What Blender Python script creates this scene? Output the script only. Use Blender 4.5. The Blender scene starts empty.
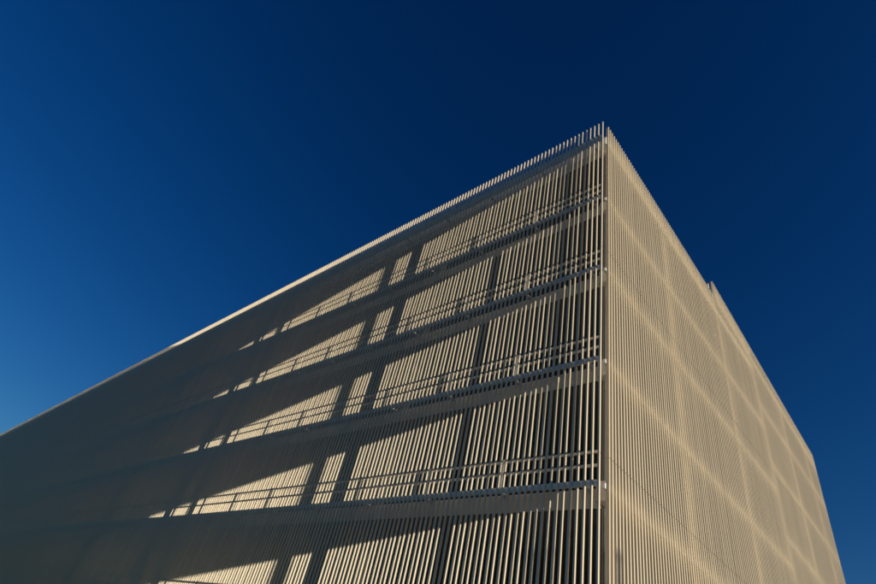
import bpy, math, random
from mathutils import Matrix, Vector

sc = bpy.context.scene
C = sc.collection
random.seed(7)

# ------------------------------------------------------------------ camera
CAM = Vector((5.0203, -9.4867, 1.6008))
yaw, pitch, roll = math.radians(-49.6613), math.radians(38.7730), math.radians(15.0689)
fw = Vector((math.sin(yaw) * math.cos(pitch), math.cos(yaw) * math.cos(pitch), math.sin(pitch)))
rt0 = Vector((math.cos(yaw), -math.sin(yaw), 0.0))
up0 = rt0.cross(fw)
rt = math.cos(roll) * rt0 + math.sin(roll) * up0
up = -math.sin(roll) * rt0 + math.cos(roll) * up0
cd = bpy.data.cameras.new('camera')
cd.sensor_width = 36.0
cd.lens = 523.94 * 36.0 / 876.0
cd.clip_end = 6000.0
cam = bpy.data.objects.new('camera', cd)
C.objects.link(cam)
m = Matrix.Identity(4)
for i in range(3):
    m[i][0], m[i][1], m[i][2], m[i][3] = rt[i], up[i], -fw[i], CAM[i]
cam.matrix_world = m
sc.camera = cam

# ------------------------------------------------------------------ sun and sky
SUN = Vector((2.08, 1.0, 0.254)).normalized()
elev = math.asin(SUN.z)
azim = math.atan2(SUN.x, SUN.y)             # clockwise from +Y, as the sky texture counts it
w = bpy.data.worlds.new('World')
sc.world = w
w.use_nodes = True
nt = w.node_tree
nt.nodes.clear()
sky = nt.nodes.new('ShaderNodeTexSky')
sky.sky_type = 'NISHITA'
sky.sun_disc = False
sky.sun_elevation = elev
sky.sun_rotation = azim
sky.altitude = 0.0
sky.air_density = 1.0
sky.dust_density = 0.3
sky.ozone_density = 3.0
hs = nt.nodes.new('ShaderNodeHueSaturation')
hs.inputs['Hue'].default_value = 0.511
hs.inputs['Saturation'].default_value = 1.25
hs.inputs['Value'].default_value = 0.92
bg = nt.nodes.new('ShaderNodeBackground')
bg.inputs['Strength'].default_value = 0.088
wo = nt.nodes.new('ShaderNodeOutputWorld')
nt.links.new(sky.outputs[0], hs.inputs['Color'])
gm = nt.nodes.new('ShaderNodeGamma')
gm.inputs['Gamma'].default_value = 1.25
nt.links.new(hs.outputs[0], gm.inputs['Color'])
nt.links.new(gm.outputs[0], bg.inputs['Color'])
nt.links.new(bg.outputs[0], wo.inputs['Surface'])

sd = bpy.data.lights.new('sun', 'SUN')
sd.energy = 4.4
sd.angle = math.radians(0.5)
sd.color = (1.0, 0.88, 0.68)
sun = bpy.data.objects.new('sun', sd)
sun.rotation_euler = SUN.to_track_quat('Z', 'Y').to_euler()
sun.location = SUN * 60
C.objects.link(sun)

sc.view_settings.view_transform = 'Standard'
sc.view_settings.look = 'None'
sc.view_settings.exposure = 0.0
sc.view_settings.gamma = 1.0
sc.cycles.max_bounces = 8
sc.cycles.diffuse_bounces = 5
sc.cycles.caustics_reflective = True
sc.cycles.blur_glossy = 0.8
sc.cycles.filter_width = 1.7
sc.cycles.caustics_refractive = False

# ------------------------------------------------------------------ materials
def mat(name, col, rough=0.5, metal=0.0, var=0.0, scale=2.0, stretch=(1, 1, 1), bump=0.0, per_object=0.0, spec=0.5):
    M = bpy.data.materials.new(name)
    M.use_nodes = True
    t = M.node_tree
    b = t.nodes['Principled BSDF']
    b.inputs['Roughness'].default_value = rough
    b.inputs['Metallic'].default_value = metal
    b.inputs['Specular IOR Level'].default_value = spec
    geo = t.nodes.new('ShaderNodeNewGeometry')
    mp = t.nodes.new('ShaderNodeMapping')
    mp.inputs['Scale'].default_value = stretch
    t.links.new(geo.outputs['Position'], mp.inputs['Vector'])
    nz = t.nodes.new('ShaderNodeTexNoise')
    nz.inputs['Scale'].default_value = scale
    nz.inputs['Detail'].default_value = 6.0
    nz.inputs['Roughness'].default_value = 0.65
    t.links.new(mp.outputs[0], nz.inputs['Vector'])
    mr = t.nodes.new('ShaderNodeMapRange')
    mr.inputs['From Min'].default_value = 0.3
    mr.inputs['From Max'].default_value = 0.7
    mr.inputs['To Min'].default_value = 1.0 - var
    mr.inputs['To Max'].default_value = 1.0 + var
    t.links.new(nz.outputs['Fac'], mr.inputs['Value'])
    val = mr.outputs[0]
    if per_object:
        oi = t.nodes.new('ShaderNodeObjectInfo')
        m2 = t.nodes.new('ShaderNodeMapRange')
        m2.inputs['To Min'].default_value = 1.0 - per_object
        m2.inputs['To Max'].default_value = 1.0 + per_object
        t.links.new(oi.outputs['Random'], m2.inputs['Value'])
        mu = t.nodes.new('ShaderNodeMath')
        mu.operation = 'MULTIPLY'
        t.links.new(val, mu.inputs[0])
        t.links.new(m2.outputs[0], mu.inputs[1])
        val = mu.outputs[0]
    mx = t.nodes.new('ShaderNodeVectorMath')
    mx.operation = 'SCALE'
    mx.inputs[0].default_value = col
    t.links.new(val, mx.inputs['Scale'])
    t.links.new(mx.outputs[0], b.inputs['Base Color'])
    if bump:
        bp = t.nodes.new('ShaderNodeBump')
        bp.inputs['Strength'].default_value = bump
        bp.inputs['Distance'].default_value = 0.02
        t.links.new(nz.outputs['Fac'], bp.inputs['Height'])
        t.links.new(bp.outputs[0], b.inputs['Normal'])
    return M

M = {
    'slat': mat('champagne_coated_aluminium', (0.71, 0.62, 0.47), 0.47, 0.12, 0.06, 0.9, (5, 5, 0.12), 0, 0.04, spec=0.45),
    'steel': mat('galvanised_steel', (0.42, 0.41, 0.39), 0.45, 0.3, 0.12, 5.0),
    'carrier': mat('coated_carrier', (0.80, 0.79, 0.76), 0.4, 0.2, 0.06, 4.0),
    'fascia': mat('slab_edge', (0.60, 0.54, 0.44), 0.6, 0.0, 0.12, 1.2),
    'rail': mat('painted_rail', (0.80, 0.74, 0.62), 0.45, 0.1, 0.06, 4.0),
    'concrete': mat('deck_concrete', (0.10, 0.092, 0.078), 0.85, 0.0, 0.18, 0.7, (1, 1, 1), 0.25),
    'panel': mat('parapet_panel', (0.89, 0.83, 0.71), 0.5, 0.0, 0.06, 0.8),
    'asphalt': mat('asphalt', (0.05, 0.05, 0.05), 0.9, 0.0, 0.25, 3.0, (1, 1, 1), 0.4),
    'paving': mat('paving', (0.34, 0.32, 0.285), 0.85, 0.0, 0.15, 1.5, (1, 1, 1), 0.2),
    'dark': mat('dark_frame', (0.10, 0.10, 0.10), 0.5, 0.2, 0.1, 3.0),
    'glass': mat('lamp_glass', (0.5, 0.5, 0.48), 0.2, 0.0, 0.02, 3.0),
}

# ------------------------------------------------------------------ mesh helpers
def boxes_mesh(name, boxes, material):
    v, f = [], []
    for (x0, x1, y0, y1, z0, z1) in boxes:
        n = len(v)
        v += [(x0, y0, z0), (x1, y0, z0), (x1, y1, z0), (x0, y1, z0), (x0, y0, z1), (x1, y0, z1), (x1, y1, z1), (x0, y1, z1)]
        f += [(n, n + 3, n + 2, n + 1), (n + 4, n + 5, n + 6, n + 7), (n, n + 1, n + 5, n + 4),
              (n + 1, n + 2, n + 6, n + 5), (n + 2, n + 3, n + 7, n + 6), (n + 3, n, n + 4, n + 7)]
    me = bpy.data.meshes.new(name)
    me.from_pydata(v, [], f)
    me.update()
    me.materials.append(material)
    return me

def link(name, me, parent=None, loc=(0, 0, 0), rz=0.0):
    o = bpy.data.objects.new(name, me)
    C.objects.link(o)
    o.location = loc
    o.rotation_euler = (0, 0, rz)
    o.parent = parent
    return o

def part(name, boxes, material, parent, slope=0.0, y_ref=0.0):
    me = boxes_mesh(name, boxes, M[material])
    if slope:                               # a ramped deck: heights fall with distance along y
        for v in me.vertices:
            v.co.z -= slope * max(0.0, v.co.y - y_ref)
    return link(name, me, parent)

# ------------------------------------------------------------------ ground
g = part('ground', [(-2500, 2500, -2500, 2500, -0.3, 0.0)], 'asphalt', None)
g['kind'] = 'structure'
p = part('pavement', [(-92, -6.002, -3.0, -0.4, -0.1, 0.12), (-6, 36, -42, -0.4, -0.1, 0.12), (0.6, 36, -0.398, 34, -0.1, 0.12)], 'paving', None)
p['kind'] = 'structure'

# ------------------------------------------------------------------ the car park
H = 3.0
LX = -92.0          # far end of the long facade
RY = 27.2           # far end of the short facade
SPLIT = 16.0        # line where the decks step by a half level
STEP = 1.15
SX, SY = -0.17, 0.46          # slab edges, set in behind the slats
FAS = 0.03                   # outer face of the pale edge fascia on the short facade
FX = 0.20                     # outer plane of the short facade (x); the long one is y = 0
W_, D_ = 0.040, 0.052         # slat face width and depth
PL, PR = 0.1552, 0.1487       # slat spacing on the two facades
TIP, TIP2 = 18.97, 19.97
RAISE = 10.72

garage = bpy.data.objects.new('parking_garage', None)
C.objects.link(garage)
garage['label'] = 'multi-storey car park wrapped in cream vertical metal slats, its corner rising into blue sky'
garage['category'] = 'building'

def slat_boxes(w, d, z1):
    """one tall slat: three tubes on a common line, dark sleeve joints between them; local, base at z = 0.45"""
    z = [0.45, 6.555, 12.645, z1]
    out = []
    for k in range(3):
        a = z[k] + (0.008 if k else 0)
        b = z[k + 1] - (0.008 if k < 2 else 0)
        out.append((-w / 2, w / 2, -d / 2, d / 2, a, b))
        if k < 2:
            out.append((-w / 2 + 0.012, w / 2 - 0.012, -d / 2 + 0.012, d / 2 - 0.012, b - 0.05, b + 0.072))
    return out

slatL = boxes_mesh('slat_long', slat_boxes(W_, D_, TIP), M['slat'])
slatR = boxes_mesh('slat_short', slat_boxes(D_, W_, TIP), M['slat'])

def tip_at(y):
    return TIP if y < RAISE else TIP2 - 0.068 * (y - RAISE)

N_L, N_R = 165, 135
xs = []
x = 0.112
while x > LX:
    xs.append(x)
    x -= PL
ys = []
y = 0.318
while y < RY:
    ys.append(y)
    y += PR

def jit(a):
    return random.uniform(-a, a)

for x in xs[:N_L]:
    link('slat', slatL, garage, (x + jit(.002), D_ / 2 + jit(.0015), 0), math.radians(jit(.7)))
corner_me = boxes_mesh('corner_slat', slat_boxes(0.088, W_, TIP), M['slat'])
link('corner_slat', corner_me, garage, (FX - 0.044, ys[0], 0))
for y in ys[1:N_R]:
    link('slat', slatR if y < RAISE else boxes_mesh('slat_tall', slat_boxes(D_, W_, tip_at(y)), M['slat']), garage, (FX - D_ / 2 + jit(.0015), y + jit(.002), 0), math.radians(jit(.7)))
rest = []
for x in xs[N_L:]:
    dx = jit(.002)
    rest += [(a + x + dx, b + x + dx, c + D_ / 2, d + D_ / 2, e, f) for a, b, c, d, e, f in slat_boxes(W_, D_, TIP)]
for y in ys[N_R:]:
    dy = jit(.002)
    rest += [(a + FX - D_ / 2, b + FX - D_ / 2, c + y + dy, d + y + dy, e, f) for a, b, c, d, e, f in slat_boxes(D_, W_, tip_at(y))]
s = part('slat_row', rest, 'slat', garage)
s['kind'] = 'stuff'

# carrier rails straight behind the slats
CY0, CY1 = D_ + 0.002, D_ + 0.065
CX0, CX1 = FX - D_ - 0.065, FX - D_ - 0.002
for k in range(1, 7):
    z0, z1 = (k * H - 0.11, k * H) if k < 6 else (17.88, 18.28)
    part('carrier_rail', [(LX, 0.10, CY0, CY1, z0, z1)], 'carrier', garage)
    part('carrier_rail', [(CX0, CX1, 0.22, SPLIT - 0.6, z0, z1)], 'carrier', garage)
    zz0, zz1 = (z0 + STEP, z1 + STEP) if k < 6 else (18.95, 19.2)
    part('carrier_rail', [(CX0, CX1, SPLIT - 0.5, RY, zz0, zz1)], 'carrier', garage, slope=0.035 if k < 6 else 0.068, y_ref=SPLIT if k < 6 else RAISE)
part('carrier_rail', [(CX0, CX1, RAISE - 0.02, SPLIT - 0.6, 18.95, 19.2)], 'carrier', garage, slope=0.068, y_ref=RAISE)

# decks, parapets
for k in range(1, 7):
    z = k * H - 0.02
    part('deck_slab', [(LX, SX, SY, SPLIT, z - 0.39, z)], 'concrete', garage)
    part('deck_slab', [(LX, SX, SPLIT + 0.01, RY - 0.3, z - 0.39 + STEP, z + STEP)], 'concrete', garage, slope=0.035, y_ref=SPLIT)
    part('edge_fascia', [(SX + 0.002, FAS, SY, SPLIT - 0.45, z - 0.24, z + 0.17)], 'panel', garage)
    part('edge_fascia', [(SX + 0.002, FAS, SPLIT - 0.44, RY - 0.3, z - 0.24 + STEP, z + 0.17 + STEP)], 'panel', garage, slope=0.035, y_ref=SPLIT)
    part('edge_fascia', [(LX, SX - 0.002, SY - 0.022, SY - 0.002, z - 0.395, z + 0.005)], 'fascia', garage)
part('deck_slab', [(LX, SX, SPLIT + 0.01, RY - 0.3, STEP - 0.41, STEP - 0.02)], 'concrete', garage, slope=0.035, y_ref=SPLIT)
part('parapet', [(LX, SX - 0.003, SY + 0.003, SY + 0.10, 17.981, 18.67)], 'panel', garage)
part('parapet', [(SX + 0.002, FAS, SY + 0.003, RAISE - 0.2, 18.152, 18.67)], 'panel', garage)
part('parapet', [(SX + 0.002, FAS, RAISE - 0.198, RY - 0.32, 18.75, 19.72)], 'panel', garage, slope=0.068, y_ref=RAISE)
part('parapet_return', [(SX - 0.10, FX - 0.02, RAISE - 0.16, RAISE - 0.08, 18.60, 19.85)], 'steel', garage)
part('return_lit_strip', [(FX - 0.16, FX - 0.09, RAISE - 0.42, RAISE - 0.35, 18.0, 19.55)], 'panel', garage)  # pale post added to catch the sun as a lit strip
part('added_back_wall', [(LX, SX, RY - 0.28, RY - 0.05, 0.0, 18.6)], 'concrete', garage)  # unseen solid wall, added to keep sun out of the decks
part('added_end_wall', [(LX - 0.25, LX - 0.02, SY, RY - 0.05, 0.0, 18.6)], 'concrete', garage)  # unseen wall, added to close the far end to light
scr = [(-19.70 - 0.30 * i, -19.57 - 0.30 * i, 6.0, 6.05, 17.982, 20.05 + 0.055 * i if i < 12 else 22.4) for i in range(180)]  # unseen slatted screen, added and shaped to dim sun on the far slat tips
scr += [(-73.7, -25.5, 6.052, 6.10, z, z + 0.08) for z in (18.6, 20.2, 21.8)]
scr += [(-25.498, -19.5, 6.052, 6.10, 18.6, 18.68)]
part('roof_shade_screen', scr, 'slat', garage)['kind'] = 'stuff'

# columns between the decks
def column(x0, x1, y0, y1, dz=0.0, top=6, mt='concrete'):
    dz -= 0.035 * max(0.0, (y0 + y1) / 2 - SPLIT)
    for k in range(0, top):
        z0 = k * H + dz - (0.02 if k or dz else 0.0)
        part('column', [(x0, x1, y0, y1, max(z0, 0.0) - 0.004, (k + 1) * H + dz - 0.412)], mt, garage)

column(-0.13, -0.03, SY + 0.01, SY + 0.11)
column(-0.67, -0.53, 1.43, 1.57, top=5)
for yc in (4.65, 10.4):
    column(FAS - 0.26, FAS - 0.02, yc - 0.15, yc + 0.15, mt='panel')
for yc in (15.2,):
    column(FAS - 0.26, FAS - 0.02, yc - 0.15, yc + 0.15, mt='panel')
for yc in (19.8, 24.3):
    column(FAS - 0.26, FAS - 0.02, yc - 0.15, yc + 0.15, STEP, mt='panel')
for xc, wc in ((-7.0, 0.20), (-16.3, 0.18), (-18.25, 0.22), (-25.7, 0.2), (-35.0, 0.2), (-44.3, 0.2), (-53.6, 0.2), (-62.9, 0.2)):
    column(xc - wc / 2, xc + wc / 2, SY + 0.04, SY + 0.04 + wc)
for xc in (-6.8, -16.1, -25.4, -34.7, -44.0, -53.3):
    column(xc - 0.15, xc + 0.15, SPLIT - 0.35, SPLIT - 0.05)

# guard rails of the long facade with their posts, and brackets to the slab edge
posts = [-2.37 - 2.33 * i for i in range(36)]
post_me = boxes_mesh('rail_post', [(-0.035, 0.035, 0, 0.045, -0.10, 0.70)], M['rail'])
brk_me = boxes_mesh('bracket', [(-0.03, 0.03, 0, SY - CY1 - 0.002, -0.10, -0.03), (-0.03, 0.03, SY - CY1 - 0.02, SY - CY1 - 0.002, -0.28, -0.102)], M['steel'])
brkR_me = boxes_mesh('bracket_short', [(SX - CX0 + 0.002, 0, -0.03, 0.03, -0.10, -0.03), (SX - CX0 + 0.002, SX - CX0 + 0.02, -0.03, 0.03, -0.28, -0.102)], M['steel'])
for k in range(1, 6):
    r = part('guard_rail', [(LX, 0.02, CY1 + 0.048, CY1 + 0.088, k * H + 0.335, k * H + 0.39)], 'rail', garage)
    r = part('guard_rail', [(LX, 0.02, CY1 + 0.048, CY1 + 0.088, k * H + 0.635, k * H + 0.69)], 'rail', garage)
    for x in posts:
        link('rail_post', post_me, r, (x, CY1 + 0.002, k * H))
for k in range(1, 7):
    zz = k * H if k < 6 else 18.02
    for x in [-0.27] + posts[:12]:
        link('bracket', brk_me, garage, (x, CY1 + 0.001, zz))
    for y in (0.5, 2.3, 4.65, 7.5, 10.4, 13.0):
        link('bracket', brkR_me, garage, (CX0 - 0.001, y, zz))

# ------------------------------------------------------------------ unseen street lamp, added for its shadow on the short facade
lx, ly = 22.5, 11.4
lamp = bpy.data.objects.new('unseen_lamp', None)
C.objects.link(lamp)
lamp.location = (lx, ly, 0.12)
lamp['label'] = 'unseen grey steel street lamp with a flat head, added for its shadow on the car park'
lamp['category'] = 'street lamp'
def tube(name, pts, material, parent, n=12):
    v, f = [], []
    for (z, r) in pts:
        v += [(r * math.cos(2 * math.pi * i / n), r * math.sin(2 * math.pi * i / n), z) for i in range(n)]
    for j in range(len(pts) - 1):
        for i in range(n):
            a, b = j * n + i, j * n + (i + 1) % n
            f.append((a, b, b + n, a + n))
    f.append(tuple(range(n))[::-1])
    f.append(tuple(range(len(v) - n, len(v))))
    me = bpy.data.meshes.new(name)
    me.from_pydata(v, [], f)
    me.update()
    me.materials.append(M[material])
    return link(name, me, parent)
tube('base_plate', [(0.0, 0.22), (0.03, 0.22), (0.04, 0.12)], 'steel', lamp)
tube('pole', [(0.035, 0.11), (2.0, 0.105), (7.2, 0.075), (7.3, 0.07)], 'steel', lamp)
tube('lamp_head', [(7.28, 0.08), (7.31, 0.14), (7.40, 0.13), (7.46, 0.04)], 'dark', lamp)
